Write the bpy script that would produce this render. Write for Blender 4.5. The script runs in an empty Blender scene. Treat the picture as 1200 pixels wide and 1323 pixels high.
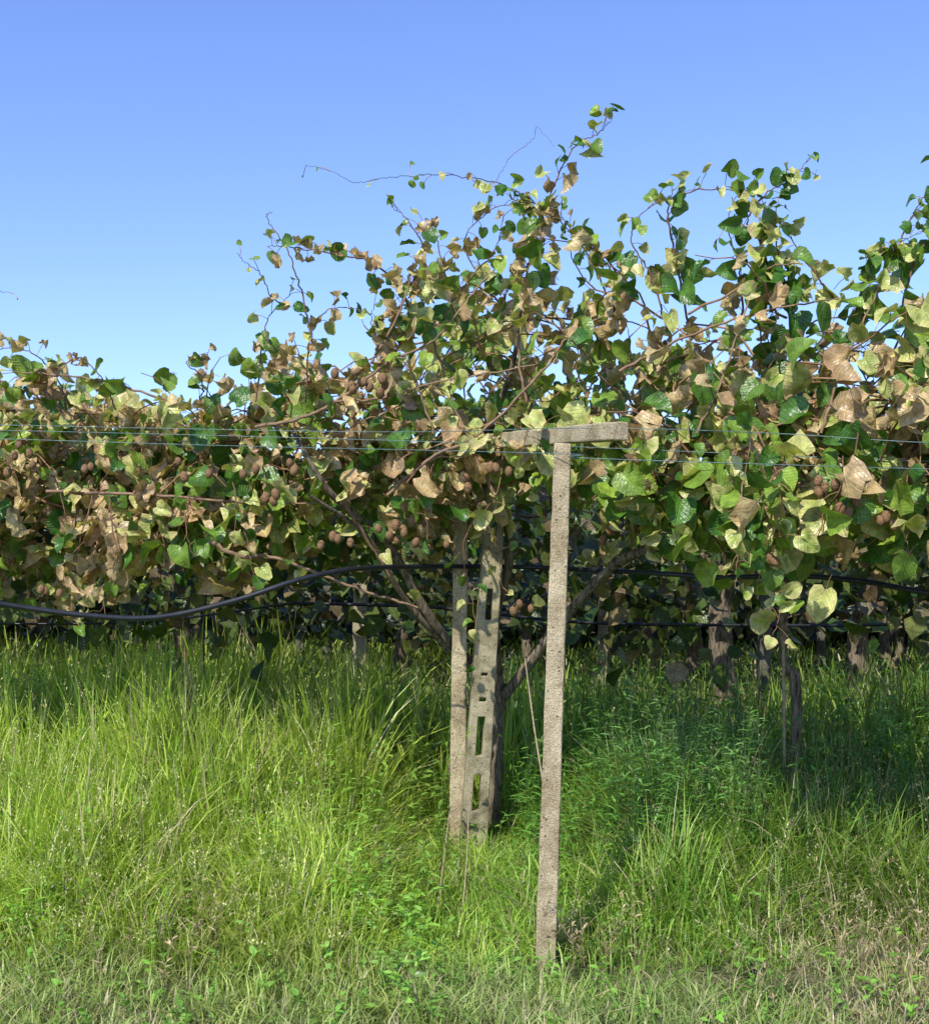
import bpy, math
import numpy as np
from mathutils import Vector
rng = np.random.default_rng(11)
scene = bpy.context.scene
EYE = 1.6; F = 1600.0; HOR = 740.0
def P(px, py, d):            # survey measurement -> world metres at real depth d
    return np.array([(px-600.0)*d/F, d, EYE+(HOR-py)*d/F])
def nrm(a):
    return a/np.maximum(np.linalg.norm(a, axis=-1, keepdims=True), 1e-9)

# ------------------------------------------------------------ mesh builder
class MB:
    def __init__(s): s.V=[]; s.F={3:[],4:[]}; s.C=[]; s.U=[]; s.n=0
    def add(s, V, faces, C, U=None):
        V=np.asarray(V,dtype=np.float32).reshape(-1,3)
        C=np.broadcast_to(np.asarray(C,dtype=np.float32),(len(V),3))
        if U is None: U=np.zeros((len(V),2),np.float32)
        for f in faces:
            f=np.asarray(f,dtype=np.int64)
            if f.size: s.F[f.shape[-1]].append(f.reshape(-1,f.shape[-1])+s.n)
        s.V.append(V); s.C.append(C); s.U.append(np.asarray(U,dtype=np.float32)); s.n+=len(V)
    def build(s, name, mat, smooth=True, parent=None):
        V=np.concatenate(s.V); C=np.concatenate(s.C); U=np.concatenate(s.U)
        loops=[]; starts=[]; off=0
        for k in (3,4):
            if s.F[k]:
                f=np.concatenate(s.F[k]); loops.append(f.ravel())
                starts.append(off+np.arange(len(f))*k); off+=f.size
        loops=np.concatenate(loops).astype(np.int32); starts=np.concatenate(starts).astype(np.int32)
        me=bpy.data.meshes.new(name)
        me.vertices.add(len(V)); me.vertices.foreach_set('co',V.ravel())
        me.loops.add(len(loops)); me.loops.foreach_set('vertex_index',loops)
        me.polygons.add(len(starts)); me.polygons.foreach_set('loop_start',starts)
        me.polygons.foreach_set('use_smooth',np.full(len(starts),smooth))
        me.update(calc_edges=True)
        ca=me.color_attributes.new('Col','FLOAT_COLOR','POINT')
        ca.data.foreach_set('color',np.concatenate([C,np.ones((len(C),1),np.float32)],1).astype(np.float32).ravel())
        uv=me.uv_layers.new(name='UVMap'); uv.data.foreach_set('uv',U[loops].ravel())
        me.validate()
        ob=bpy.data.objects.new(name,me); scene.collection.objects.link(ob)
        me.materials.append(mat)
        if parent: ob.parent=parent
        return ob
def empty(name, loc=(0,0,0)):
    e=bpy.data.objects.new(name,None); scene.collection.objects.link(e); return e

# ------------------------------------------------------------ materials
def newmat(name):
    m=bpy.data.materials.new(name); m.use_nodes=True; nt=m.node_tree; nt.nodes.clear()
    out=nt.nodes.new('ShaderNodeOutputMaterial'); return m,nt,out
def N(nt,t,**k):
    n=nt.nodes.new(t)
    for a,b in k.items(): setattr(n,a,b)
    return n
def plant_mat(name, transl=0.3, rough=0.5, spec=0.3, veins=False, nscale=25, namt=0.35):
    m,nt,out=newmat(name); L=nt.links
    at=N(nt,'ShaderNodeAttribute',attribute_name='Col')
    tc=N(nt,'ShaderNodeTexCoord'); no=N(nt,'ShaderNodeTexNoise'); no.inputs['Scale'].default_value=nscale; no.inputs['Detail'].default_value=3
    L.new(tc.outputs['Object'],no.inputs['Vector'])
    mr=N(nt,'ShaderNodeMapRange'); mr.inputs['From Min'].default_value=.3; mr.inputs['From Max'].default_value=.7
    mr.inputs['To Min'].default_value=1-namt; mr.inputs['To Max'].default_value=1+namt
    L.new(no.outputs['Fac'],mr.inputs['Value'])
    mul=N(nt,'ShaderNodeVectorMath',operation='SCALE'); L.new(at.outputs['Color'],mul.inputs[0]); L.new(mr.outputs[0],mul.inputs['Scale'])
    col=mul.outputs[0]
    pb=N(nt,'ShaderNodeBsdfPrincipled'); pb.inputs['Roughness'].default_value=rough; pb.inputs['Specular IOR Level'].default_value=spec
    if veins:
        uv=N(nt,'ShaderNodeUVMap'); sp=N(nt,'ShaderNodeSeparateXYZ'); L.new(uv.outputs[0],sp.inputs[0])
        ab=N(nt,'ShaderNodeMath',operation='ABSOLUTE'); L.new(sp.outputs[0],ab.inputs[0])
        ma=N(nt,'ShaderNodeMath',operation='MULTIPLY_ADD'); L.new(ab.outputs[0],ma.inputs[0]); ma.inputs[1].default_value=-0.9; L.new(sp.outputs[1],ma.inputs[2])
        m2=N(nt,'ShaderNodeMath',operation='MULTIPLY'); L.new(ma.outputs[0],m2.inputs[0]); m2.inputs[1].default_value=40
        si=N(nt,'ShaderNodeMath',operation='SINE'); L.new(m2.outputs[0],si.inputs[0])
        r1=N(nt,'ShaderNodeMapRange'); r1.inputs['From Min'].default_value=.8; r1.inputs['From Max'].default_value=1; L.new(si.outputs[0],r1.inputs['Value'])
        r2=N(nt,'ShaderNodeMapRange'); r2.inputs['From Min'].default_value=.03; r2.inputs['From Max'].default_value=.0; L.new(ab.outputs[0],r2.inputs['Value'])
        mx=N(nt,'ShaderNodeMath',operation='MAXIMUM'); L.new(r1.outputs[0],mx.inputs[0]); L.new(r2.outputs[0],mx.inputs[1])
        mm=N(nt,'ShaderNodeMath',operation='MULTIPLY_ADD'); L.new(mx.outputs[0],mm.inputs[0]); mm.inputs[1].default_value=.3; mm.inputs[2].default_value=1
        s2=N(nt,'ShaderNodeVectorMath',operation='SCALE'); L.new(col,s2.inputs[0]); L.new(mm.outputs[0],s2.inputs['Scale']); col=s2.outputs[0]
        bu=N(nt,'ShaderNodeBump'); bu.inputs['Strength'].default_value=.7; bu.inputs['Distance'].default_value=.006
        n2=N(nt,'ShaderNodeTexNoise'); n2.inputs['Scale'].default_value=60; L.new(tc.outputs['Object'],n2.inputs['Vector'])
        ad=N(nt,'ShaderNodeMath',operation='SUBTRACT'); L.new(n2.outputs['Fac'],ad.inputs[0]); L.new(mx.outputs[0],ad.inputs[1])
        L.new(ad.outputs[0],bu.inputs['Height']); L.new(bu.outputs[0],pb.inputs['Normal'])
    L.new(col,pb.inputs['Base Color'])
    if transl>0:
        tr=N(nt,'ShaderNodeBsdfTranslucent'); ts=N(nt,'ShaderNodeVectorMath',operation='MULTIPLY'); L.new(col,ts.inputs[0]); ts.inputs[1].default_value=(1.25,1.3,.6)
        L.new(ts.outputs[0],tr.inputs[0])
        mi=N(nt,'ShaderNodeMixShader'); mi.inputs[0].default_value=transl
        L.new(pb.outputs[0],mi.inputs[1]); L.new(tr.outputs[0],mi.inputs[2]); L.new(mi.outputs[0],out.inputs[0])
    else: L.new(pb.outputs[0],out.inputs[0])
    return m
M_leaf=plant_mat('kiwi_leaf',.2,.36,.55,True)
M_grass=plant_mat('grass',.32,.40,.45,False,9,.3)
M_cane=plant_mat('cane',0.0,.8,.2)

def bark_mat():
    m,nt,out=newmat('bark'); L=nt.links
    tc=N(nt,'ShaderNodeTexCoord'); mp=N(nt,'ShaderNodeMapping'); mp.inputs['Scale'].default_value=(40,40,7); L.new(tc.outputs['Object'],mp.inputs[0])
    no=N(nt,'ShaderNodeTexNoise'); no.inputs['Scale'].default_value=1.2; no.inputs['Detail'].default_value=8; no.inputs['Roughness'].default_value=.7; L.new(mp.outputs[0],no.inputs['Vector'])
    cr=N(nt,'ShaderNodeValToRGB'); e=cr.color_ramp.elements; e[0].position=.35; e[0].color=(.045,.032,.02,1); e[1].position=.68; e[1].color=(.40,.32,.22,1)
    L.new(no.outputs['Fac'],cr.inputs[0]); pb=N(nt,'ShaderNodeBsdfPrincipled'); pb.inputs['Roughness'].default_value=.95; pb.inputs['Specular IOR Level'].default_value=.1
    L.new(cr.outputs[0],pb.inputs['Base Color']); bu=N(nt,'ShaderNodeBump'); bu.inputs['Distance'].default_value=.02; bu.inputs['Strength'].default_value=.9
    L.new(no.outputs['Fac'],bu.inputs['Height']); L.new(bu.outputs[0],pb.inputs['Normal']); L.new(pb.outputs[0],out.inputs[0]); return m
M_bark=bark_mat()
def concrete_mat(name,c1,c2,agg=1.0):
    m,nt,out=newmat(name); L=nt.links
    tc=N(nt,'ShaderNodeTexCoord')
    n1=N(nt,'ShaderNodeTexNoise'); n1.inputs['Scale'].default_value=6; n1.inputs['Detail'].default_value=8; n1.inputs['Roughness'].default_value=.7
    L.new(tc.outputs['Object'],n1.inputs['Vector'])
    cr=N(nt,'ShaderNodeValToRGB'); e=cr.color_ramp.elements; e[0].position=.36; e[0].color=(*c1,1); e[1].position=.58; e[1].color=(*c2,1); L.new(n1.outputs['Fac'],cr.inputs[0])
    vo=N(nt,'ShaderNodeTexNoise'); vo.inputs['Scale'].default_value=170; vo.inputs['Detail'].default_value=2; L.new(tc.outputs['Object'],vo.inputs['Vector'])
    mr=N(nt,'ShaderNodeMapRange'); mr.inputs['From Min'].default_value=.34; mr.inputs['From Max'].default_value=.66; mr.inputs['To Min'].default_value=1-.36*agg; mr.inputs['To Max'].default_value=1+.25*agg
    L.new(vo.outputs['Fac'],mr.inputs['Value'])
    v2=N(nt,'ShaderNodeTexVoronoi'); v2.inputs['Scale'].default_value=30; L.new(tc.outputs['Object'],v2.inputs['Vector'])
    pit=N(nt,'ShaderNodeMapRange'); pit.inputs['From Min'].default_value=.10; pit.inputs['From Max'].default_value=.18; pit.inputs['To Min'].default_value=.35; pit.inputs['To Max'].default_value=1
    L.new(v2.outputs['Distance'],pit.inputs['Value'])
    mu=N(nt,'ShaderNodeMath',operation='MULTIPLY'); L.new(mr.outputs[0],mu.inputs[0]); L.new(pit.outputs[0],mu.inputs[1])
    sc=N(nt,'ShaderNodeVectorMath',operation='SCALE'); L.new(cr.outputs[0],sc.inputs[0]); L.new(mu.outputs[0],sc.inputs['Scale'])
    pb=N(nt,'ShaderNodeBsdfPrincipled'); pb.inputs['Roughness'].default_value=.92; pb.inputs['Specular IOR Level'].default_value=.15
    L.new(sc.outputs[0],pb.inputs['Base Color']); bu=N(nt,'ShaderNodeBump'); bu.inputs['Distance'].default_value=.004; bu.inputs['Strength'].default_value=.7
    L.new(mu.outputs[0],bu.inputs['Height']); L.new(bu.outputs[0],pb.inputs['Normal']); L.new(pb.outputs[0],out.inputs[0]); return m
M_conc=concrete_mat('concrete_tan',(.27,.205,.11),(.52,.43,.265))
M_conc2=concrete_mat('concrete_grey',(.15,.125,.065),(.42,.36,.22),.6)
M_conc3=concrete_mat('concrete_shade_tint',(.07,.065,.045),(.18,.17,.12),.6)  # far posts: under-canopy shade darkened into the concrete colour
def plain(name,col,rough=.6,metal=0,bump=0,scale=60):
    m,nt,out=newmat(name); L=nt.links; pb=N(nt,'ShaderNodeBsdfPrincipled'); pb.inputs['Roughness'].default_value=rough; pb.inputs['Metallic'].default_value=metal
    tc=N(nt,'ShaderNodeTexCoord'); no=N(nt,'ShaderNodeTexNoise'); no.inputs['Scale'].default_value=scale; no.inputs['Detail'].default_value=4; L.new(tc.outputs['Object'],no.inputs['Vector'])
    cr=N(nt,'ShaderNodeValToRGB'); e=cr.color_ramp.elements; e[0].position=.3; e[0].color=tuple(c*.6 for c in col)+(1,); e[1].position=.7; e[1].color=tuple(min(1,c*1.35) for c in col)+(1,)
    L.new(no.outputs['Fac'],cr.inputs[0]); L.new(cr.outputs[0],pb.inputs['Base Color'])
    if bump:
        bu=N(nt,'ShaderNodeBump'); bu.inputs['Distance'].default_value=bump; L.new(no.outputs['Fac'],bu.inputs['Height']); L.new(bu.outputs[0],pb.inputs['Normal'])
    L.new(pb.outputs[0],out.inputs[0]); return m
M_fruit=plain('kiwi_skin',(.21,.115,.048),.85,0,.004,120)
M_pipe=plain('black_polyethylene',(.016,.017,.02),.42,0,0,20)
M_wire=plain('galvanised_wire',(.13,.20,.19),.5,.3)
M_stick=plain('dry_cane_wood',(.36,.28,.16),.8,0,.002)
def ground_mat():
    m,nt,out=newmat('ground'); L=nt.links; tc=N(nt,'ShaderNodeTexCoord')
    n1=N(nt,'ShaderNodeTexNoise'); n1.inputs['Scale'].default_value=3; n1.inputs['Detail'].default_value=9; n1.inputs['Roughness'].default_value=.7; L.new(tc.outputs['Object'],n1.inputs['Vector'])
    cr=N(nt,'ShaderNodeValToRGB'); e=cr.color_ramp.elements; e[0].position=.35; e[0].color=(.045,.07,.02,1); e[1].position=.68; e[1].color=(.28,.23,.14,1)
    L.new(n1.outputs['Fac'],cr.inputs[0]); pb=N(nt,'ShaderNodeBsdfPrincipled'); pb.inputs['Roughness'].default_value=1; pb.inputs['Specular IOR Level'].default_value=.05
    n2=N(nt,'ShaderNodeTexNoise'); n2.inputs['Scale'].default_value=60; n2.inputs['Detail'].default_value=4; L.new(tc.outputs['Object'],n2.inputs['Vector'])
    bu=N(nt,'ShaderNodeBump'); bu.inputs['Distance'].default_value=.03; L.new(n2.outputs['Fac'],bu.inputs['Height']); L.new(bu.outputs[0],pb.inputs['Normal'])
    L.new(cr.outputs[0],pb.inputs['Base Color']); L.new(pb.outputs[0],out.inputs[0]); return m

# ------------------------------------------------------------ generators
half=[(0,0.0),(0.18,-0.13),(0.42,-0.05),(0.55,0.18),(0.54,0.46),(0.42,0.73),(0.21,0.91),(0,1.02)]
outl=np.array(half+[(-x,y) for x,y in half[-2:0:-1]]); NO=len(outl)
cen=np.array([0,.40]); inn=cen+.55*(outl-cen)
TPL=np.concatenate([[cen],inn,outl]); NT=len(TPL)
_i=np.arange(NO); _j=(_i+1)%NO
TF3=np.stack([0*_i,1+_i,1+_j],1); TF4=np.stack([1+_i,1+NO+_i,1+NO+_j,1+_j],1)
def kiwi_leaves(mb,pos,tip,nor,size,kx,ky,cr,cC,cE):
    n=len(pos); tip=nrm(tip); nor=nrm(nor-(nor*tip).sum(1,keepdims=True)*tip); B=np.cross(tip,nor)
    x=TPL[None,:,0]*np.ones((n,1)); y=TPL[None,:,1]*np.ones((n,1))
    x=x*rng.uniform(.8,1.12,(n,1))
    kx=np.where(np.abs(kx)<.05,.05,kx)[:,None]; ky=np.where(np.abs(ky)<.05,.05,ky)[:,None]
    fold=rng.uniform(0,.5,(n,1))
    X=np.sin(kx*x)/kx; Z=(1-np.cos(kx*x))/kx+fold*np.abs(x)
    Y=np.sin(ky*y)/ky; Z=Z-(1-np.cos(ky*y))/ky
    r=np.hypot(TPL[:,0]-cen[0],TPL[:,1]-cen[1])[None]; th=np.arctan2(TPL[:,1]-cen[1],TPL[:,0])[None]
    Z=Z+(0.08+cr[:,None]*.28)*r*np.sin(th*rng.integers(2,6,(n,1))+rng.uniform(0,6.28,(n,1)))
    Z=Z+rng.normal(0,1,(n,NT))*cr[:,None]*.085; X=X+rng.normal(0,1,(n,NT))*cr[:,None]*.06; Y=Y+rng.normal(0,1,(n,NT))*cr[:,None]*.05
    V=pos[:,None]+size[:,None,None]*(X[...,None]*B[:,None]+Y[...,None]*tip[:,None]+Z[...,None]*nor[:,None])
    t=np.concatenate([[0.0],np.full(NO,.35),np.full(NO,1.)])[None]+rng.normal(0,.25,(n,NT)); t=np.clip(t,0,1)[...,None]
    C=cC[:,None]*(1-t)+cE[:,None]*t
    off=(np.arange(n)*NT)[:,None,None]
    U=np.broadcast_to(TPL[None],(n,NT,2)).reshape(-1,2)
    mb.add(V,[TF3[None]+off,TF4[None]+off],C.reshape(-1,3),U)
ST=np.array([[0,0,0],[-.5,.3,.12],[0,.33,0],[.5,.3,.12],[-.42,.66,.1],[0,.68,0],[.42,.66,.1],[0,1.,-.05]])
SF3=np.array([[0,2,1],[0,3,2],[4,5,7],[5,6,7]]); SF4=np.array([[1,2,5,4],[2,3,6,5]])
def simple_leaves(mb,pos,tip,nor,length,width,col,droop=.25):
    n=len(pos); tip=nrm(tip); nor=nrm(nor-(nor*tip).sum(1,keepdims=True)*tip); B=np.cross(tip,nor)
    V=pos[:,None]+ST[None,:,0,None]*(width[:,None,None])*B[:,None]+ST[None,:,1,None]*length[:,None,None]*tip[:,None]\
      +(ST[None,:,2,None]*width[:,None,None]-droop*(ST[None,:,1,None]**2)*length[:,None,None])*nor[:,None]
    off=(np.arange(n)*8)[:,None,None]
    C=np.repeat(col,8,axis=0)*rng.uniform(.85,1.15,(n*8,1))
    U=np.tile(ST[:,:2],(n,1))
    mb.add(V,[SF3[None]+off,SF4[None]+off],C,U)
def tubes(mb,Pt,R,col,sides=4):
    Pt=np.asarray(Pt,float); n,S,_=Pt.shape; R=np.broadcast_to(R,(n,S))
    T=nrm(np.gradient(Pt,axis=1)); ref=np.where(np.abs(T[...,2:3])>.85,np.array([1.,0,0]),np.array([0,0,1.]))
    A=nrm(np.cross(T,ref)); Bv=np.cross(T,A); a=np.arange(sides)/sides*2*np.pi
    V=Pt[:,:,None]+R[:,:,None,None]*(np.cos(a)[None,None,:,None]*A[:,:,None]+np.sin(a)[None,None,:,None]*Bv[:,:,None])
    idx=np.arange(n*S*sides).reshape(n,S,sides); i2=np.roll(idx,-1,axis=2)
    f=np.stack([idx[:,:-1],i2[:,:-1],i2[:,1:],idx[:,1:]],-1)
    c=np.asarray(col,float)
    if c.ndim==2: c=np.repeat(c,S*sides,axis=0)
    mb.add(V,[f],c)
def smooth_poly(pts,S):
    pts=np.array(pts,float); m=len(pts)
    if m==2: return pts[0]+(pts[1]-pts[0])*np.linspace(0,1,S)[:,None]
    e=np.vstack([2*pts[0]-pts[1],pts,2*pts[-1]-pts[-2]]); out=[]
    for t in np.linspace(0,m-1-1e-6,S):
        i=int(t); u=t-i; p0,p1,p2,p3=e[i:i+4]
        out.append(.5*((2*p1)+(-p0+p2)*u+(2*p0-5*p1+4*p2-p3)*u*u+(-p0+3*p1-3*p2+p3)*u**3))
    return np.array(out)

# ------------------------------------------------------------ colours of leaves
GRN=np.array([.055,.155,.016]); YGR=np.array([.34,.46,.055]); PAL=np.array([.60,.59,.19]); TAN=np.array([.66,.50,.245]); BRN=np.array([.32,.17,.07]); RUS=np.array([.50,.295,.14])
def leaf_colors(n,pdry):
    u=rng.random(n); ty=np.where(u<pdry,2,np.where(u<pdry+(1-pdry)*.42,1,0))
    cC=np.zeros((n,3)); cE=np.zeros((n,3)); v=rng.random((n,1)); w=rng.random((n,1))
    g=GRN*(1-v**1.6*.8)+YGR*v**1.6*.8
    cC[:]=g; cE[:]=g*(.8+.4*w)
    s=ty==1; cc=(YGR*(1-v)+PAL*v)*.65+g*.35; cC[s]=cc[s]; ce=(PAL*(1-w*.9)+TAN*w*.9); cE[s]=ce[s]
    d=ty==2; cd=(PAL*.35+TAN*.65)*(1-v)+(TAN*.3+BRN*.7)*v; cC[d]=cd[d]; ce=(RUS*w+TAN*(1-w))*(1-.4*v*v); cE[d]=ce[d]
    return ty,cC,cE

# ------------------------------------------------------------ canopy profile (world functions)
def yf(x): return 6.75-1.8/(1+np.exp(-(np.asarray(x)-0.65)*2.6))
def prof(tab):
    xs=[];zs=[]
    for px,py in tab:
        x=(px-600)*6/F
        for _ in range(12): d=float(yf(x))+.45; x=.5*x+.5*(px-600)*d/F
        xs.append(x); zs.append(EYE+(HOR-py)*d/F)
    return np.array(xs),np.array(zs)
TOP=prof([(-900,470),(-300,460),(-100,455),(0,475),(60,485),(130,500),(200,510),(290,508),(325,480),(345,450),(390,450),(420,465),(460,455),(500,425),(520,380),(560,360),(620,350),(680,320),(740,325),(790,375),(820,395),(850,390),(900,375),(960,370),(1040,375),(1100,395),(1150,395),(1200,370),(1300,350),(1600,390),(2200,400)])
BOT=prof([(-900,780),(-200,770),(0,770),(90,800),(130,775),(220,735),(300,755),(380,730),(450,690),(500,680),(560,705),(600,690),(740,640),(780,670),(850,680),(910,700),(950,765),(1010,765),(1050,725),(1120,690),(1180,690),(1300,740),(2200,760)])
zt=lambda x:np.interp(x,*TOP); zb=lambda x:np.interp(x,*BOT)
def dryp(x,z): return np.clip(.30-.05*x+.18*np.sin(x*3.1+z*4)+.12*np.sin(x*7.7-z*5),.05,.7)

foliage=MB(); canes=MB()
def put_leaves(base,dirv,sz,ok,drybias=0,sun_up=.5):
    n=len(base)
    side=nrm(rng.normal(0,1,(n,3))+dirv*.5+np.array([0,-.25,.15])); pl=rng.uniform(.03,.09,(n,1))
    att=base+side*pl
    pd=dryp(base[:,0],base[:,2])+drybias
    ty,cC,cE=leaf_colors(n,pd)
    nor=nrm(rng.normal(0,.75,(n,3))+np.array([-.1,-.4,sun_up]))
    tip=nrm(side*.7+rng.normal(0,.45,(n,3))+np.array([0,-.1,-.55]))
    dm=ty==2
    nor[dm]=nrm(rng.normal(0,.8,(dm.sum(),3))+np.array([0,-.4,.1])); tip[dm]=nrm(rng.normal(0,.4,(dm.sum(),3))+np.array([0,0,-.9]))
    kx=np.where(dm,rng.uniform(1.2,4.4,n),np.where(ty==1,rng.uniform(.5,2.8,n),rng.uniform(-.2,1.8,n)))
    ky=np.where(dm,rng.uniform(-1.2,2.4,n),rng.uniform(0,1.5,n)); cr=np.where(dm,rng.uniform(.45,1.1,n),np.where(ty==1,.42,.17))
    k=ok
    kiwi_leaves(foliage,att[k],tip[k],nor[k],sz[k],kx[k],ky[k],cr[k],cC[k],cE[k])
    pt=np.stack([base,base+side*pl*.5+np.array([0,0,.006]),att],1)[k]
    tubes(canes,pt,.0018,(np.array([.32,.20,.09])*rng.uniform(.5,1.3,(n,1)))[k],3)
def gap(p):   # bay in the curtain at the row end, where the posts stand
    g=(p[:,0]>-.11)&(p[:,0]<.66)&(p[:,1]<7.15)&(p[:,2]<2.10+.08*np.sin(p[:,0]*9))
    return g&(rng.random(len(p))>.07)
def grow(start,dirv,steps,step,grav,sz0,drybias=0,prob=.9,jit=.25,sun_up=.5,ragged=.08):
    n=len(start); pts=[start]; p=start.copy(); d=nrm(dirv)
    for s in range(steps):
        d=nrm(d+rng.normal(0,jit,(n,3))+np.array([0,0,grav])); p=p+d*step; pts.append(p)
        zz=zt(p[:,0])+rng.normal(0,ragged,n); lo=zb(p[:,0])+rng.normal(0,.08,n)
        back=np.clip((p[:,1]-yf(p[:,0])-1.2)/1.5,0,1); zz=zz*(1-back)+np.minimum(zz,2.5)*back
        ok=(p[:,2]<zz-.04)&(p[:,2]>lo+.05)&(rng.random(n)<prob)&~gap(p)&(p[:,1]>4.8)
        sz=sz0*rng.uniform(.5,1.25,n)
        put_leaves(p,d,sz,ok,drybias,sun_up)
    Pt=np.stack(pts,1); zmax=zt(Pt[...,0]); zmin=zb(Pt[...,0])
    good=((Pt[...,2]<zmax+.04)&(Pt[...,2]>zmin-.04)).all(1)&~gap(Pt[:,-1])&~gap(Pt[:,len(pts)//2])
    R=np.linspace(.0065,.0022,steps+1)[None]
    tubes(canes,Pt[good],R,np.array([.24,.135,.07])*rng.uniform(.6,1.6,(good.sum(),1)),5)
XL,XR=-4.2,3.8
n=590; x=rng.uniform(XL,XR,n); s=np.stack([x,yf(x)+rng.uniform(0,.9,n)**1.3,rng.uniform(1.95,2.4,n)],1)
grow(s,np.stack([rng.normal(0,.6,n),rng.normal(-.35,.4,n),rng.normal(-.1,.5,n)],1),9,.08,-.22,.115,.03)
n=600; x=rng.uniform(XL,XR,n); zz=zt(x); s=np.stack([x,yf(x)+.05+rng.uniform(0,1.4,n),2.0+rng.random(n)*np.clip(zz-2.15,.1,2)],1)
grow(s,np.stack([rng.normal(0,.6,n),rng.normal(-.1,.5,n),rng.normal(.5,.5,n)],1),9,.085,-.03,.106,-.02,.85)
n=260; x=rng.uniform(XL-1,XR+1,n); s=np.stack([x,yf(x)+rng.uniform(1.,3.5,n),rng.uniform(1.85,2.3,n)],1)
grow(s,nrm(rng.normal(0,1,(n,3))*np.array([1,1,.5])),9,.09,-.08,.12,0,.9)

def shoot(pxy,d0,d1,r0=.005,r1=.0015,sz=.09,spacing=.06,start=0.0,drybias=0,leafprob=1,taper=.5,col=(.20,.11,.06)):
    m=len(pxy); pts=[P(a,b,d0+(d1-d0)*i/(m-1)) for i,(a,b) in enumerate(pxy)]
    S=max(8,m*8); q=smooth_poly(pts,S); q[1:-1]+=rng.normal(0,.003,(S-2,3))
    tubes(canes,q[None],np.linspace(r0,r1,S)[None],np.array([col]),5)
    L=np.concatenate([[0],np.cumsum(np.linalg.norm(np.diff(q,axis=0),axis=1))]); k=int(L[-1]*(1-start)/spacing)
    if k<1: return
    l=np.linspace(start*L[-1],L[-1],k); b=np.stack([np.interp(l,L,q[:,i]) for i in range(3)],1)
    b=b[rng.random(k)<leafprob]; k=len(b)
    if k==0: return
    f=np.linspace(0,1,k); put_leaves(b,np.tile(nrm(q[-1]-q[0]),(k,1)),sz*(1-taper*f)*rng.uniform(.65,1.2,k),np.ones(k,bool),drybias,.35)
shoot([(700,300),(690,262),(640,236),(585,226),(530,228)],6.1,5.95,.004,.002,.075,.035,.08,-.35,.9,.5,(.10,.12,.04))
shoot([(530,228),(500,229),(460,236),(430,222),(396,213)],5.95,5.9,.002,.001,.025,.09,.08,-.35,.8,.5,(.10,.12,.04))
shoot([(675,380),(690,310),(712,250),(738,195),(772,172),(790,155)],6.1,5.9,.006,.0015,.10,.030,0,.1,1,.3)
shoot([(640,236),(658,205),(688,180),(694,164),(716,190)],6.05,5.9,.0018,.0009,.02,.2,.2,0,.2)
shoot([(500,480),(528,400),(490,345),(430,328),(372,318),(345,318)],6.1,5.8,.007,.0015,.105,.030,.1,.35)
shoot([(402,436),(388,370),(368,318),(345,282),(352,274)],6.0,5.9,.005,.0013,.055,.1,.3,0,.6)
shoot([(352,390),(338,355),(316,338),(306,326)],6.0,5.9,.003,.001,.055,.05,.1,-.4,.8)
shoot([(490,470),(520,390),(548,330),(530,290),(508,268)],6.1,5.9,.007,.0015,.10,.030,.1,.25)
shoot([(590,420),(575,350),(560,300),(548,290)],6.2,6.1,.005,.0015,.10,.032,.1,.3)
shoot([(620,360),(600,310),(640,268),(690,262)],6.2,6.1,.004,.0015,.09,.036,.1,-.1)
shoot([(560,430),(600,370),(640,320),(650,280)],6.1,6.0,.006,.0015,.10,.030,.0,.1)
shoot([(640,420),(660,370),(700,320),(700,280)],6.1,6.0,.006,.0015,.10,.028,.0,.05)
shoot([(800,420),(760,330),(715,280),(660,255)],6.2,6.0,.005,.0015,.09,.034,.1,-.2)
shoot([(800,400),(790,350),(740,300),(720,270)],6.0,5.9,.005,.0015,.09,.034,.1,-.2)
shoot([(860,420),(838,350),(815,310),(835,270),(868,252)],5.6,5.5,.005,.0015,.10,.032,.1,-.3)
shoot([(890,420),(870,320),(862,270),(890,248),(945,245),(985,250)],5.7,5.5,.006,.0015,.105,.028,.1,-.35)
shoot([(960,420),(955,350),(940,290),(950,255)],5.7,5.5,.006,.0015,.105,.032,.1,-.35)
shoot([(1000,400),(985,320),(965,285),(990,250),(1020,232),(1046,205)],5.5,5.4,.006,.0015,.105,.027,.1,-.35)
shoot([(1020,420),(1010,350),(1000,300),(1005,260)],5.5,5.4,.006,.0015,.105,.028,.1,-.35)
shoot([(1075,385),(1050,350),(1015,300),(985,262)],5.6,5.5,.005,.0015,.105,.028,.1,-.3)
shoot([(1110,420),(1150,340),(1178,280),(1205,235),(1230,190)],5.4,5.3,.006,.0015,.11,.026,.1,-.4)
shoot([(1160,420),(1180,340),(1215,290),(1260,230)],5.4,5.3,.006,.0015,.11,.028,.1,-.4)
shoot([(1100,420),(1120,360),(1150,320),(1190,300)],5.4,5.3,.006,.0015,.11,.028,.1,-.4)
shoot([(330,520),(338,450),(350,405),(380,378)],6.1,6.0,.005,.0015,.105,.030,.1,-.1)
shoot([(395,520),(400,440),(425,400),(470,400)],6.2,6.0,.005,.0015,.09,.036,.1,.1)
shoot([(500,520),(505,440),(480,420),(485,385)],6.1,6.0,.005,.0015,.09,.036,.1,-.1)
shoot([(255,530),(262,490),(240,468),(270,455)],6.5,6.4,.005,.0015,.09,.04,.1,.2)
shoot([(90,530),(75,490),(40,455),(0,450),(-60,440)],6.5,6.4,.005,.0015,.10,.034,.1,.0)
shoot([(150,530),(130,485),(100,465),(70,478)],6.5,6.4,.005,.0015,.10,.034,.1,.1)
shoot([(-120,430),(-60,372),(-15,374),(14,378)],5.6,5.6,.004,.001,.03,.12,0,.0,.35)
shoot([(560,600),(548,640),(552,690)],5.9,5.9,.004,.0015,.12,.06,.2,-.3)
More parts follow.
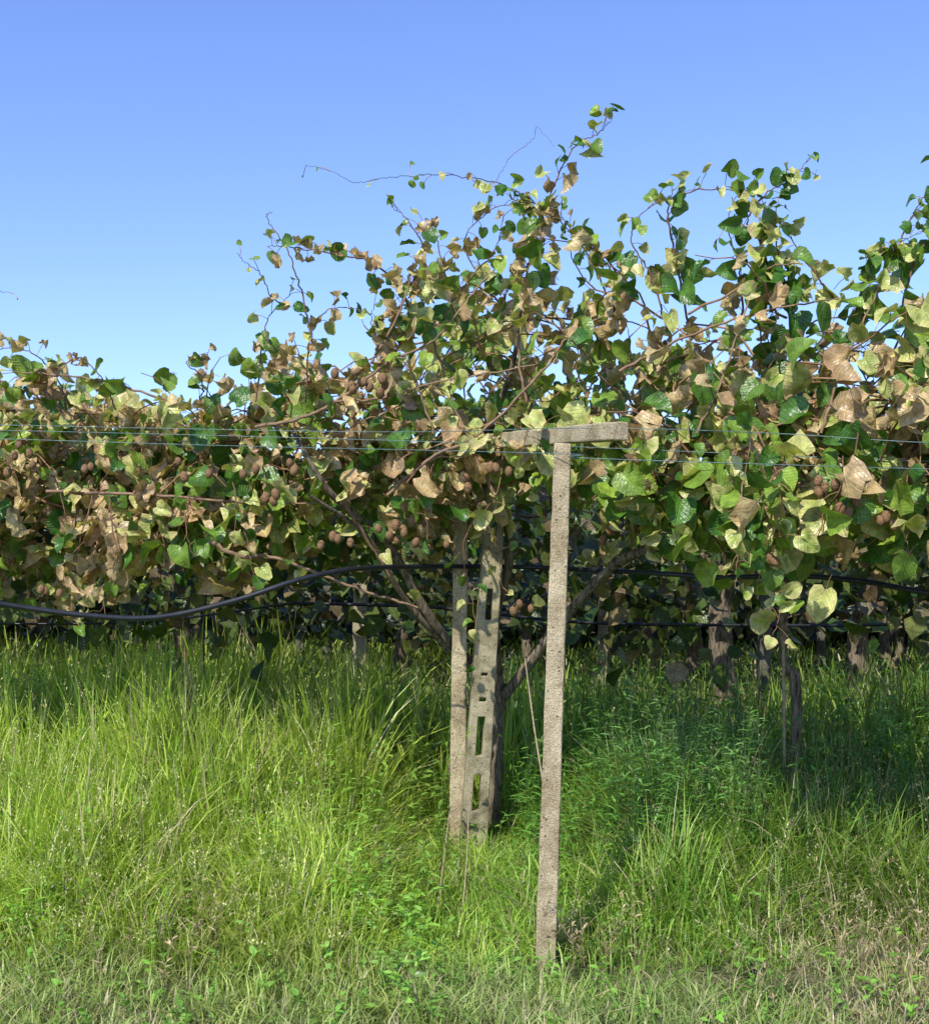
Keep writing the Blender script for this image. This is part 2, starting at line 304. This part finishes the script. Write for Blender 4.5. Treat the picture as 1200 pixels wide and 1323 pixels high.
shoot([(655,560),(640,640),(600,700),(612,790),(617,850)],6.2,6.2,.005,.0015,.10,.08,.3,-.3)
shoot([(600,560),(612,640),(640,700),(650,760)],6.3,6.3,.004,.0015,.09,.08,.3,-.1)
shoot([(960,620),(955,690),(950,760)],5.2,5.1,.005,.0015,.11,.035,.2,-.1)
shoot([(1000,640),(990,720),(1005,790),(1000,815)],5.2,5.1,.005,.0015,.11,.035,.2,-.2)
shoot([(985,600),(990,630),(985,660)],4.95,4.95,.004,.0015,.11,.06,.2,-.5)
shoot([(1160,620),(1165,680),(1175,715)],5.0,4.95,.004,.0015,.12,.05,.2,-.4)
shoot([(120,640),(100,720),(95,800)],6.2,6.2,.005,.0015,.11,.045,.2,-.1)
shoot([(140,640),(150,720),(130,790)],6.2,6.2,.005,.0015,.11,.045,.2,-.1)
shoot([(245,640),(240,680),(250,720)],6.1,6.1,.005,.0015,.13,.05,.2,-.3)
shoot([(300,620),(320,700),(330,760)],6.3,6.3,.005,.0015,.11,.04,.2,.0)
shoot([(560,520),(600,555),(640,575),(690,580)],5.75,5.6,.004,.0015,.10,.045,.1,-.1)
shoot([(690,520),(680,560),(672,600)],5.5,5.5,.004,.0015,.10,.05,.1,-.3)
# stout arching canes seen in front of the mass
for pl,d0,d1,r in [([(330,552),(390,540),(440,515),(500,470),(560,440),(610,380),(640,345)],6.2,6.0,.010),([(500,640),(560,590),(620,560),(700,480),(740,430),(800,400)],6.1,6.0,.009),
    ([(680,345),(700,300),(712,250)],6.0,6.0,.007),([(800,480),(900,430),(1000,400),(1090,385)],5.3,5.4,.007),([(480,470),(515,405),(530,360)],5.9,5.9,.008),
    ([(560,560),(530,480),(470,420)],6.1,6.1,.007),([(420,520),(490,515),(560,495),(700,470)],6.1,6.1,.007),
    ([(960,690),(958,640),(970,560)],4.95,5.0,.004),([(230,520),(120,490),(20,480)],6.4,6.4,.007),([(270,700),(310,718),(360,722),(460,760),(540,785)],6.3,6.4,.012),
    ([(60,635),(200,640),(330,650),(420,650)],6.4,6.4,.009),([(440,640),(470,690),(520,770)],6.3,6.6,.012),([(640,640),(600,560),(560,440),(540,370)],6.2,6.2,.010),
    ([(690,560),(670,450),(690,350)],6.1,6.1,.009),([(900,560),(940,470),(985,330)],5.5,5.5,.007),([(1060,560),(1090,470),(1150,340)],5.2,5.3,.007)]:
    shoot(pl,d0,d1,r,r*.5,.09,.12,.1,0,.7,0,(.26,.165,.10))

def rear(n,y0,y1,sz,zlo,zhi,hang,hlo=1.1,dk=.5):  # dk multiplies understorey shade into the leaf colour
    y=y0+(y1-y0)*rng.random(n)**1.0; x=rng.uniform(-1,1,n)*(y*.5+3.5)
    rowph=np.sin(x*1.9+.4)*.12+np.sin(y*1.3)*.1
    z=rng.uniform(zlo,zhi,n)+rowph
    h=rng.random(n)<hang; z[h]=rng.uniform(hlo,1.75,h.sum())+.15*np.sin(x[h]*2.3+y[h])
    k=(y>yf(x)+1.0); k&=~((x>-.2)&(x<.8)&(y<8.0)&(z<2.0)); x,y,z=x[k],y[k],z[k]; n=len(x)
    ty,cC,cE=leaf_colors(n,np.full(n,.2)); L=sz*rng.uniform(.7,1.3,n)
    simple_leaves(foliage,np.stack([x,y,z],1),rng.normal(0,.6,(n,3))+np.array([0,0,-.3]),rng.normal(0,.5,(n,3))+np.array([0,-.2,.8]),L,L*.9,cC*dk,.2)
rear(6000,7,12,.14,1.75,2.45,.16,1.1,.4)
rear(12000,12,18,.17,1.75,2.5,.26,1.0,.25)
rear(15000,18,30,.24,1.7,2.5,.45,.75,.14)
n=9000; x=rng.uniform(-20,20,n); simple_leaves(foliage,np.stack([x,rng.uniform(24,27,n),rng.uniform(.25,2.4,n)],1),rng.normal(0,.6,(n,3))+np.array([0,0,-.3]),rng.normal(0,.6,(n,3))+np.array([0,-.6,.4]),np.full(n,.36),np.full(n,.33),np.tile(GRN*.12,(n,1)))  # leaf wall closing the rows, deep shade put into its near-black green
n=3500; x=rng.uniform(-40,40,n); simple_leaves(foliage,np.stack([x,rng.uniform(30,46,n),rng.uniform(1.6,2.4,n)],1),rng.normal(0,.6,(n,3)),rng.normal(0,.4,(n,3))+np.array([0,0,1]),np.full(n,.5),np.full(n,.5),np.tile(GRN*.8,(n,1)))
fol=foliage.build('kiwi_vine_foliage',M_leaf); can=canes.build('kiwi_canes',M_cane,parent=fol)

# ------------------------------------------------------------ trunks
def trunk_mesh(mb,pts,r,S=30,sides=12,rough=.13):
    q=smooth_poly(pts,S); R=np.interp(np.linspace(0,1,S),np.linspace(0,1,len(r)),r)
    T=nrm(np.gradient(q,axis=0)); A=nrm(np.cross(T,np.tile([0.2,1.,0.1],(S,1)))); B=np.cross(T,A); a=np.arange(sides)/sides*2*np.pi
    ph=rng.uniform(0,6,4); k=np.arange(S)[:,None]
    rr=R[:,None]*(1+rough*(np.sin(3*a[None]+k*.25+ph[0])+.7*np.sin(5*a[None]-k*.4+ph[1])+.6*np.sin(k*.9+ph[2]+a[None]))+rng.normal(0,rough*.5,(S,sides)))
    V=q[:,None]+rr[...,None]*(np.cos(a)[None,:,None]*A[:,None]+np.sin(a)[None,:,None]*B[:,None])
    idx=np.arange(S*sides).reshape(S,sides); i2=np.roll(idx,-1,1)
    mb.add(V,[np.stack([idx[:-1],i2[:-1],i2[1:],idx[1:]],-1)],(.2,.15,.1))
def vine(parts):
    root=empty('kiwi_vine')
    for nm,pts,r in parts:
        mb=MB(); trunk_mesh(mb,pts,r); mb.build(nm,M_bark,parent=root)
vine([('trunk',[P(632,1085,7.25)-[0,0,.1],P(640,1000,7.25),P(640,930,7.25),P(648,885,7.2)],[.055,.048,.043,.04]),
      ('limb_left',[P(648,900,7.2),P(590,840,7.1),P(550,790,6.9),P(500,700,6.7),P(430,640,6.4),P(380,560,6.3)],[.03,.026,.023,.02,.016,.01]),
      ('limb_right',[P(648,905,7.2),P(690,850,7.0),P(735,790,6.8),P(800,725,6.6),P(870,700,6.4),P(940,660,6.2),P(1010,600,6.1)],[.03,.028,.026,.024,.02,.016,.01]),
      ('limb_center',[P(645,900,7.2),P(640,800,7.1),P(660,700,7.0),P(620,600,6.8),P(660,480,6.5),P(680,370,6.3)],[.028,.026,.024,.02,.014,.008]),
      ('limb_rear',[P(700,840,7.0),P(760,760,7.4),P(790,700,7.8),P(830,640,8.0)],[.018,.018,.016,.012]),
      ('limb_low',[P(580,840,7.1),P(520,770,6.8),P(470,690,6.5),P(400,640,6.2)],[.02,.016,.014,.01])])
vine([('trunk',[P(1017,1110,7.0),P(1016,1040,7.0),P(1028,960,7.0),P(1026,880,7.0),P(1012,850,7.0),P(1010,740,6.8),P(1000,600,6.5)],[.034,.03,.03,.028,.024,.024,.018])])
vine([('trunk',[P(932,985,10.5)-[0,0,.1],P(935,900,10.5),P(930,800,10.4),P(945,700,10.2)],[.12,.10,.09,.07])])
vine([('trunk',[P(1095,925,13.8)-[0,0,.1],P(1105,860,13.8),P(1112,800,13.7),P(1150,720,13)],[.15,.12,.11,.08])])
vine([('trunk',[P(780,920,14)-[0,0,.1],P(782,850,14),P(795,760,13.6)],[.06,.055,.05])])
vine([('trunk',[P(525,930,13)-[0,0,.1],P(523,860,13),P(528,760,12.6)],[.05,.045,.04])])
vine([('trunk',[P(235,900,14)-[0,0,.1],P(238,840,14),P(228,740,13.6)],[.11,.10,.09])])
vine([('trunk',[P(285,900,17)-[0,0,.1],P(288,840,17),P(280,740,16)],[.09,.08,.07])])
vine([('trunk',[P(895,900,18)-[0,0,.1],P(897,840,18),P(890,740,17)],[.13,.12,.1])])
vine([('trunk',[P(330,900,20)-[0,0,.1],P(326,840,20),P(335,750,19)],[.09,.08,.07])])
for i in range(6):
    y=rng.uniform(19,23); x=rng.uniform(-.45,.45)*y
    vine([('trunk',[np.array([x,y,-.05]),np.array([x+rng.normal(0,.08),y,.8]),np.array([x+rng.normal(0,.2),y,1.9])],[.09,.07,.06])])

# ------------------------------------------------------------ posts
def cellpost(name,base,top,w,dp,holes=(),rows=26,mat=None,parent=None,w_top=None,jit=.0012,yaw=0):
    base=np.array(base,float); top=np.array(top,float); L=np.linalg.norm(top-base)
    zs=set(np.linspace(0,L,rows).round(4))
    hw=max([h[2] for h in holes],default=w*.22)
    for z0,z1,_ in holes:
        zs={z for z in zs if not (z0-.015<z<z1+.015)}|{z0,z1}
    zs=np.array(sorted(zs)); xs=np.array([-w/2,-hw,hw,w/2]); ys=np.array([-dp/2,dp/2])
    nx,nz_=3,len(zs)-1; solid=np.ones((nx,nz_),bool)
    for z0,z1,_ in holes:
        for k in range(nz_):
            if zs[k]>=z0-1e-6 and zs[k+1]<=z1+1e-6: solid[1,k]=False
    ax=nrm(top-base); X=nrm(np.cross(np.array([math.sin(yaw),math.cos(yaw),0]),ax)); Y=np.cross(ax,X)
    if abs(ax[2])<.5: X=nrm(np.cross(ax,np.array([0,0,1.]))); Y=np.cross(ax,X)
    vid={}; V=[]; Fc=[]
    def v(i,j,k):
        if (i,j,k) not in vid:
            s=1 if w_top is None else 1+(w_top/w-1)*zs[k]/L
            p=base+X*(xs[i]*s)+Y*ys[j]+ax*zs[k]+rng.normal(0,jit,3); vid[(i,j,k)]=len(V); V.append(p)
        return vid[(i,j,k)]
    sol=lambda i,k:0<=i<nx and 0<=k<nz_ and solid[i,k]
    for i in range(nx):
        for k in range(nz_):
            if not solid[i,k]: continue
            Fc.append([v(i,0,k),v(i+1,0,k),v(i+1,0,k+1),v(i,0,k+1)]); Fc.append([v(i+1,1,k),v(i,1,k),v(i,1,k+1),v(i+1,1,k+1)])
            if not sol(i-1,k): Fc.append([v(i,1,k),v(i,0,k),v(i,0,k+1),v(i,1,k+1)])
            if not sol(i+1,k): Fc.append([v(i+1,0,k),v(i+1,1,k),v(i+1,1,k+1),v(i+1,0,k+1)])
            if not sol(i,k-1): Fc.append([v(i,1,k),v(i+1,1,k),v(i+1,0,k),v(i,0,k)])
            if not sol(i,k+1): Fc.append([v(i,0,k+1),v(i+1,0,k+1),v(i+1,1,k+1),v(i,1,k+1)])
    me=bpy.data.meshes.new(name); me.from_pydata([tuple(p) for p in V],[],Fc); me.update()
    ob=bpy.data.objects.new(name,me); scene.collection.objects.link(ob); me.materials.append(mat or M_conc)
    b=ob.modifiers.new('bev','BEVEL'); b.width=.006; b.segments=2; b.limit_method='ANGLE'; b.angle_limit=math.radians(50)
    if parent: ob.parent=parent
    return ob
tp=empty('concrete_trellis_post')
cellpost('post',P(703,1262,5.1)-[0,0,.08],P(727,574,5.1),.084,.084,mat=M_conc,parent=tp,w_top=.070,yaw=.10,jit=.0009)
bm0=P(592,574,6.75); bm1=P(801,557,4.88)
cellpost('beam',bm0,bm1,.075,.072,mat=M_conc,parent=tp,jit=.0012)
sp=empty('slotted_concrete_post')
b0=P(607,1128,6.85)-[0,0,.05]; b1=P(644,585,6.85); Ls=np.linalg.norm(b1-b0)
def zl(py): return (1128-py)*6.85/F+.05
cellpost('post',b0,b1,.150,.075,holes=[(zl(1046),zl(1000),.022),(zl(975),zl(925),.022),(zl(800),zl(760),.02),(zl(905),zl(900),.012),(zl(872),zl(868),.012),(zl(700),zl(665),.015)],mat=M_conc2,parent=sp,w_top=.1,yaw=-.12,jit=.0015)
cellpost('concrete_stake',P(590,1128,6.95)-[0,0,.05],P(596,590,6.95),.092,.07,mat=M_conc,w_top=.076,jit=.0012)
for pxb,pxt,d,w,mt in [(463,467,12.5,.14,M_conc2),(986,988,11,.10,M_conc3),(776,781,13.5,.10,M_conc2),(388,388,19,.12,M_conc3),(422,424,19,.12,M_conc3),(1060,1062,20,.12,M_conc3),(150,152,20,.12,M_conc3)]:
    cellpost('concrete_post',P(pxb,HOR+F*EYE/d+4,d),P(pxt,HOR-.35*F/d,d),w,w,mat=mt,rows=8)
def rod(name,pts,r,mat,S=24,sides=6,rt=None):
    mb=MB(); tubes(mb,smooth_poly(pts,S)[None],np.linspace(r,rt or r,S)[None],(.3,.3,.3),sides); return mb.build(name,mat)
rod('vine_stake',[P(1013,1010,6.95),P(1011,790,6.95)],.009,M_stick)
rod('vine_stake',[P(263,960,9),P(263,760,9)],.006,M_pipe)
rod('vine_stake',[P(560,1215,5.6),P(572,1120,5.75),P(583,1030,5.9)],.004,M_stick,rt=.002)
rod('vine_stake',[P(592,1225,5.5),P(603,1110,5.8),P(606,1000,6.2)],.004,M_stick,rt=.002)
rod('vine_stake',[P(706,1040,5.6),P(690,940,5.7),P(678,850,5.8)],.005,M_stick,rt=.003)
def pipe(pp,r):
    pts=[P(*a) for a in pp]; return rod('irrigation_pipe',pts,r,M_pipe,90,10)
pipe([(-200,740,5.3),(-60,770,5.4),(0,780,5.5),(100,794,5.6),(200,798,5.7),(300,777,5.8),(390,748,5.9),(460,735,6.1),(540,732,6.6),(690,733,7.1),(850,741,6.4),(930,746,6.2),(1030,744,6.0),(1120,752,5.8),(1200,766,5.5),(1400,790,5.2)],.0135)
pipe([(380,779,9),(560,785,9),(700,800,9),(800,806,9),(1000,808,9),(1140,807,9),(1400,800,9)],.012)
pipe([(-300,800,10),(0,806,10),(200,802,10),(380,779,9)],.010)
for a in [[(-300,542,6.2),(0,549,6.1),(480,558,5.8),(760,553,5.05),(1000,560,5.0),(1200,572,4.8),(1500,580,4.8)],
          [(-300,560,6.2),(0,567,6.1),(300,576,5.9),(720,586,5.04),(760,592,4.95),(1200,606,4.8),(1500,612,4.8)],
          [(-300,553,6.4),(0,556,6.3),(600,572,5.8),(1200,596,5.0),(1500,600,4.9)],
          [(500,640,7.5),(900,665,7.0),(1200,672,6.7)],[(0,690,7.5),(300,688,7.5),(600,690,8)]]:
    rod('trellis_wire',[P(*q) for q in a],.0018,M_wire,60,6)
# ------------------------------------------------------------ fruit
fm=MB()
su=10; sv=8
th=np.linspace(0,np.pi,sv); ph=np.arange(su)/su*2*np.pi
SV=np.stack([np.sin(th)[:,None]*np.cos(ph)[None],np.sin(th)[:,None]*np.sin(ph)[None],np.cos(th)[:,None]*np.ones((1,su))],-1).reshape(-1,3)
ii=np.arange(sv*su).reshape(sv,su); jj=np.roll(ii,-1,1); SFc=np.stack([ii[:-1],ii[1:],jj[1:],jj[:-1]],-1)
def fruit(c):
    s=rng.uniform(.8,1.1); V=SV*np.array([.0205,.0205,.028])*s
    a,b=rng.uniform(0,6.28),rng.normal(0,.35); R=np.array([[math.cos(a),-math.sin(a),0],[math.sin(a),math.cos(a),0],[0,0,1]])@np.array([[1,0,0],[0,math.cos(b),-math.sin(b)],[0,math.sin(b),math.cos(b)]])
    fm.add(V@R.T+c,[SFc],(.2,.1,.05))
for px,py,d,k,sp_ in [(465,492,5.9,8,.065),(490,486,5.9,3,.04),(380,606,6.1,2,.03),(325,607,6.1,2,.03),(350,640,6.1,3,.05),(28,585,6.2,5,.05),(105,608,6.2,2,.03),(250,612,6.2,3,.05),(535,690,6.2,11,.085),(680,790,6.3,4,.05),(643,606,5.6,3,.03),
        (1075,628,5.0,7,.055),(1095,655,5.0,3,.03),(1158,680,5.0,3,.04),(60,760,6.2,3,.05),(985,720,5.2,2,.04),(430,700,6.3,4,.07),(900,650,5.7,3,.05),(780,690,6.3,3,.05),(600,620,6.1,2,.03)]:
    for _ in range(k): fruit(P(px,py,d-.08)+rng.normal(0,1,3)*np.array([sp_,sp_*.5,sp_*.55]))
fm.build('kiwi_fruit',M_fruit,parent=fol)

# ------------------------------------------------------------ ground
g=140; u=np.linspace(-1,1,g); cx=300*u**3+9*u; X,Y=np.meshgrid(cx,cx+8,indexing='ij')
Z=.02*np.sin(X*1.7+Y)*np.cos(Y*1.3-X*.4)-.015
gm=MB(); idx=np.arange(g*g).reshape(g,g); gm.add(np.stack([X,Y,Z],-1),[np.stack([idx[:-1,:-1],idx[1:,:-1],idx[1:,1:],idx[:-1,1:]],-1)],(.1,.1,.05))
gm.build('ground',ground_mat())

# ------------------------------------------------------------ grass
def nz(x,y,s=1.): return (np.sin(x*2.3*s+1.1*np.sin(y*1.7*s))+np.sin(y*3.1*s+1.3*np.sin(x*2.9*s+1))+np.sin((x+y)*5.1*s))/3
sm=lambda a,b,v:(lambda t:t*t*(3-2*t))(np.clip((v-a)/(b-a),0,1))
def gh(x,y):
    left=.13+.38*sm(4.7,5.8,y)+.34*sm(6.0,7.3,y); right=.12+.40*sm(5.05,5.8,y)+.14*sm(6.3,8,y); mid=.13+.10*sm(5,6,y)+.46*sm(6.9,7.8,y)
    wl=1-sm(-.75,-.2,x); wr=sm(.5,.95,x); h=mid*(1-wl)*(1-wr)+left*wl+right*wr
    return h*(1+.34*nz(x,y)+.15*nz(x+3,y*1.3,2.7))*(1-.45*sm(9.5,14,y))
def patch(mb,n,y0,y1,mx,wid,hmul=1.,seg=4,slope=.375):
    y=np.sqrt(rng.uniform((y0*slope+mx)**2,(y1*slope+mx)**2,n)); y=(y-mx)/slope; x=rng.uniform(-1,1,n)*(y*slope+mx)
    cl=nz(x,y,3.3)+rng.normal(0,.5,n); k=cl>-.65; 
    bare=np.exp(-(((x-.4)/.3)**2+((y-4.95)/.2)**2))+np.exp(-(((x-1.0)/.6)**2+((y-4.85)/.16)**2)); k&=rng.random(n)>bare*.8
    x,y=x[k],y[k]; n=len(x)
    h=gh(x,y)*rng.uniform(.35,1.35,n)*hmul; a=rng.uniform(0,2*np.pi,n)+.5*nz(x,y,2)
    bend=rng.uniform(.15,1.3,n)*np.minimum(h,.5); w=wid*rng.uniform(.5,1.9,n)*(.7+h)
    L=np.stack([np.cos(a),np.sin(a),0*a],1); fa=a+rng.normal(np.pi/2,.6,n); Wd=np.stack([np.cos(fa),np.sin(fa),0*a],1)
    t=np.linspace(0,1,seg+1); wt=np.array([.7,1,.85,.5,0]) if seg==4 else np.array([.9,1,.6,0])
    base=np.stack([x,y,np.full(n,-.02)],1)
    hh=t[None]-.42*np.clip(bend/h,0,1)[:,None]*t[None]**3
    ctr=base[:,None]+L[:,None]*(bend[:,None]*t[None]**2)[...,None]+np.array([0,0,1.])*(h[:,None]*hh)[...,None]
    l=ctr[:,:-1]-Wd[:,None]*(w[:,None]*wt[None,:-1]*.5)[...,None]; r=ctr[:,:-1]+Wd[:,None]*(w[:,None]*wt[None,:-1]*.5)[...,None]
    V=np.concatenate([np.stack([l,r],2).reshape(n,-1,3),ctr[:,-1:]],1); nv=V.shape[1]
    off=(np.arange(n)*nv)[:,None,None]; q=np.array([[2*i,2*i+1,2*i+3,2*i+2] for i in range(seg-1)]); tr=np.array([[2*seg-2,2*seg-1,2*seg]])
    v=rng.random((n,1)); big=nz(x,y,.8)[:,None]
    c=np.array([.13,.32,.025])*(1-v)+np.array([.46,.60,.10])*v
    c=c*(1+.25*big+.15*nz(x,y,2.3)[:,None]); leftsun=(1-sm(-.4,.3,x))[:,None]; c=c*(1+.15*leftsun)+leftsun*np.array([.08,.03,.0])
    rt=sm(.45,.9,x)[:,None]*sm(5.1,5.7,y)[:,None]; c=c*(1-.25*rt); c=c*(1-.3*sm(9,13,y)[:,None])  # canopy shade put into blade colour, right (with darker weeds) and rear
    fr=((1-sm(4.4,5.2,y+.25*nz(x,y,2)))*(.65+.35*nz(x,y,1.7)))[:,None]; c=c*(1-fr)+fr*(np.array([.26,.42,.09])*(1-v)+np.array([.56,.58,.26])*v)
    cor=(sm(1.0,1.6,x)*(1-sm(5.0,5.7,y)))[:,None]
    strawp=.08+.45*cor[:,0]+.10*fr[:,0]+.10*np.clip(nz(x,y,1.9),0,1)
    st=rng.random(n)<strawp; c[st]=np.array([.68,.57,.33])*rng.uniform(.6,1.1,(st.sum(),1))
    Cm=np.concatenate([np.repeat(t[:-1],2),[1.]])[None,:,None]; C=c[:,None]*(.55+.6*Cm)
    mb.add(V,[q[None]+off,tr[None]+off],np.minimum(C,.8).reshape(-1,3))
gr=MB()
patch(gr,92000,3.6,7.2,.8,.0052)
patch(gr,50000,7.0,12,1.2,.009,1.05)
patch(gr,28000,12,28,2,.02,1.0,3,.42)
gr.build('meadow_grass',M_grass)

wd=MB()
def stems(xy,h,nl,ll,lw,col,spread=.9,start=.1,rad=.002,updir=.35,lean=.08,droop=.3):
    n=len(xy); S=6; t=np.linspace(0,1,S); ln=rng.normal(0,lean,(n,2))
    Pt=np.zeros((n,S,3)); Pt[...,:2]=xy[:,None]+ln[:,None]*(t[None,:,None]**1.5)*(h[:,None,None]/.5); Pt[...,2]=h[:,None]*t[None]-.01
    tubes(wd,Pt,np.linspace(rad,rad*.4,S)[None],col*.8,3)
    tl=start+(1-start)*rng.random((n,nl)); a=rng.uniform(0,6.28,(n,nl))
    px=xy[:,None,0]+ln[:,None,0]*tl**1.5*(h[:,None]/.5); py=xy[:,None,1]+ln[:,None,1]*tl**1.5*(h[:,None]/.5); pz=h[:,None]*tl
    pos=np.stack([px,py,pz],-1).reshape(-1,3); tip=np.stack([np.cos(a),np.sin(a),np.full_like(a,updir)+rng.normal(0,.25,a.shape)],-1).reshape(-1,3)
    m=len(pos); Ls=ll*rng.uniform(.6,1.25,m)*(1.15-.5*tl.ravel()); simple_leaves(wd,pos,tip,np.tile([0,0,1.],(m,1))+rng.normal(0,.25,(m,3)),Ls,Ls*lw,np.repeat(col,nl,axis=0),droop)
def pts_in(n,x0,x1,y0,y1): return np.stack([rng.uniform(x0,x1,n),rng.uniform(y0,y1,n)],1)
def tint(n,c,v=.3): return np.array(c)*rng.uniform(1-v,1+v,(n,1))
xy=pts_in(330,.7,3.0,5.9,8.6); stems(xy,rng.uniform(.45,.98,330),30,.085,.17,tint(330,(.15,.33,.05),.4))
xy=pts_in(120,.8,1.5,5.9,7.2); stems(xy,rng.uniform(.6,1.0,120),38,.085,.16,tint(120,(.19,.37,.09)))
xy=pts_in(70,.30,.8,6.0,8.4); stems(xy,rng.uniform(.35,.85,70),26,.085,.18,tint(70,(.17,.35,.05)))
xy=pts_in(200,-4.5,4.5,8.3,12); stems(xy,rng.uniform(.5,.9,200),24,.12,.25,tint(200,(.14,.31,.045),.4))
xy=pts_in(190,-2.6,2.6,4.1,5.6); stems(xy,rng.uniform(.05,.24,190),9,.045,.5,tint(190,(.22,.42,.06)),updir=.6)
cc=np.concatenate([P(455,1150,5.6)[None,:2]+rng.normal(0,.07,(14,2)),np.array([[-.35,4.6]])+rng.normal(0,.2,(20,2)),np.array([[.95,5.5]])+rng.normal(0,.25,(12,2)),np.array([[0.05,6.2]])+rng.normal(0,.3,(18,2)),np.array([[0.2,6.9]])+rng.normal(0,.25,(18,2))])
k=len(cc); stems(cc,rng.uniform(.10,.34,k),10,.055,.45,tint(k,(.26,.46,.08)),updir=.5)
xy=pts_in(460,-3.4,-.12,5.2,8.4); stems(xy,rng.uniform(.2,.85,460)*sm(4.3,6.6,xy[:,1]),14,.09,.24,tint(460,(.24,.42,.06),.4))
for cx_,cy_ in [(P(395,850,8.2)[0],8.2),(P(120,870,8.)[0],8.),(P(860,880,9.)[0],9.),(P(1150,900,8.)[0],8.),(P(30,860,8)[0],8.),(P(250,860,8.4)[0],8.4),(P(500,860,8.6)[0],8.6)]:
    xy=np.array([[cx_,cy_]])+rng.normal(0,.25,(20,2)); stems(xy,rng.uniform(.6,1.05,20),26,.12,.24,tint(20,(.18,.36,.055)),updir=.5)
def seeds(xy,h,col):
    n=len(xy); S=6; t=np.linspace(0,1,S); ln=rng.normal(0,.12,(n,2)); Pt=np.zeros((n,S,3)); Pt[...,:2]=xy[:,None]+ln[:,None]*(t[None,:,None]**2); Pt[...,2]=h[:,None]*t[None]
    tubes(wd,Pt,np.linspace(.0016,.0006,S)[None],col,3)
    nl=18; tl=rng.uniform(.72,1.02,(n,nl)); a=rng.uniform(0,6.28,(n,nl)); sp_=.028*(1.05-tl)/.3+.004
    pos=np.stack([xy[:,None,0]+ln[:,None,0]*tl**2+np.cos(a)*sp_,xy[:,None,1]+ln[:,None,1]*tl**2+np.sin(a)*sp_,h[:,None]*tl],-1).reshape(-1,3)
    m=len(pos); simple_leaves(wd,pos,np.stack([np.cos(a),np.sin(a),np.full_like(a,1.2)],-1).reshape(-1,3),rng.normal(0,1,(m,3)),np.full(m,.013),np.full(m,.005),np.repeat(col,nl,axis=0),.1)
n=520; xy=pts_in(n,-3.4,-.35,4.9,7.8); seeds(xy,gh(xy[:,0],xy[:,1])*rng.uniform(.8,1.3,n),tint(n,(.60,.57,.25)))
n=130; xy=pts_in(n,.5,3.2,4.6,7.0); seeds(xy,gh(xy[:,0],xy[:,1])*rng.uniform(.9,1.5,n),tint(n,(.52,.46,.24)))
n=130; xy=np.concatenate([np.array([[-1.25,5.2]])+rng.normal(0,.28,(40,2)),np.array([[1.75,4.9]])+rng.normal(0,.3,(65,2)),np.array([[.42,5.15]])+rng.normal(0,.12,(25,2))])
stems(xy,rng.uniform(.15,.42,n),16,.035,.22,tint(n,(.52,.40,.23)),updir=.8,lean=.2)
wd.build('meadow_weeds',M_grass)

# ------------------------------------------------------------ light, sky, camera
S=Vector((-.30,-.64,.71)).normalized()
sl=bpy.data.lights.new('sun','SUN'); sl.energy=5.0; sl.angle=math.radians(.53); sl.color=(1,.965,.89)
so=bpy.data.objects.new('sun',sl); scene.collection.objects.link(so); so.rotation_euler=S.to_track_quat('Z','Y').to_euler()
w=bpy.data.worlds.new('World'); scene.world=w; w.use_nodes=True; nt=w.node_tree; nt.nodes.clear()
sk=nt.nodes.new('ShaderNodeTexSky'); sk.sky_type='NISHITA'; sk.sun_disc=False; sk.sun_elevation=math.asin(S.z); sk.sun_rotation=math.atan2(S.x,S.y)
sk.air_density=1.0; sk.dust_density=.4; sk.ozone_density=2.5; sk.altitude=400
ti=nt.nodes.new('ShaderNodeVectorMath'); ti.operation='MULTIPLY'; ti.inputs[1].default_value=(1.30,1.38,1.86)
bg=nt.nodes.new('ShaderNodeBackground'); bg.inputs[1].default_value=.14; o=nt.nodes.new('ShaderNodeOutputWorld')
nt.links.new(sk.outputs[0],ti.inputs[0]); nt.links.new(ti.outputs[0],bg.inputs[0]); nt.links.new(bg.outputs[0],o.inputs[0])
cam=bpy.data.cameras.new('camera'); co=bpy.data.objects.new('camera',cam); scene.collection.objects.link(co)
co.location=(0,0,EYE); co.rotation_euler=(math.pi/2,0,0); cam.sensor_fit='VERTICAL'; cam.sensor_height=24; cam.lens=24*F/1323; cam.shift_y=(HOR-661.5)/1323
cam.clip_end=1500; cam.clip_start=.05
scene.camera=co
scene.view_settings.view_transform='Standard'; scene.view_settings.look='None'; scene.view_settings.exposure=0
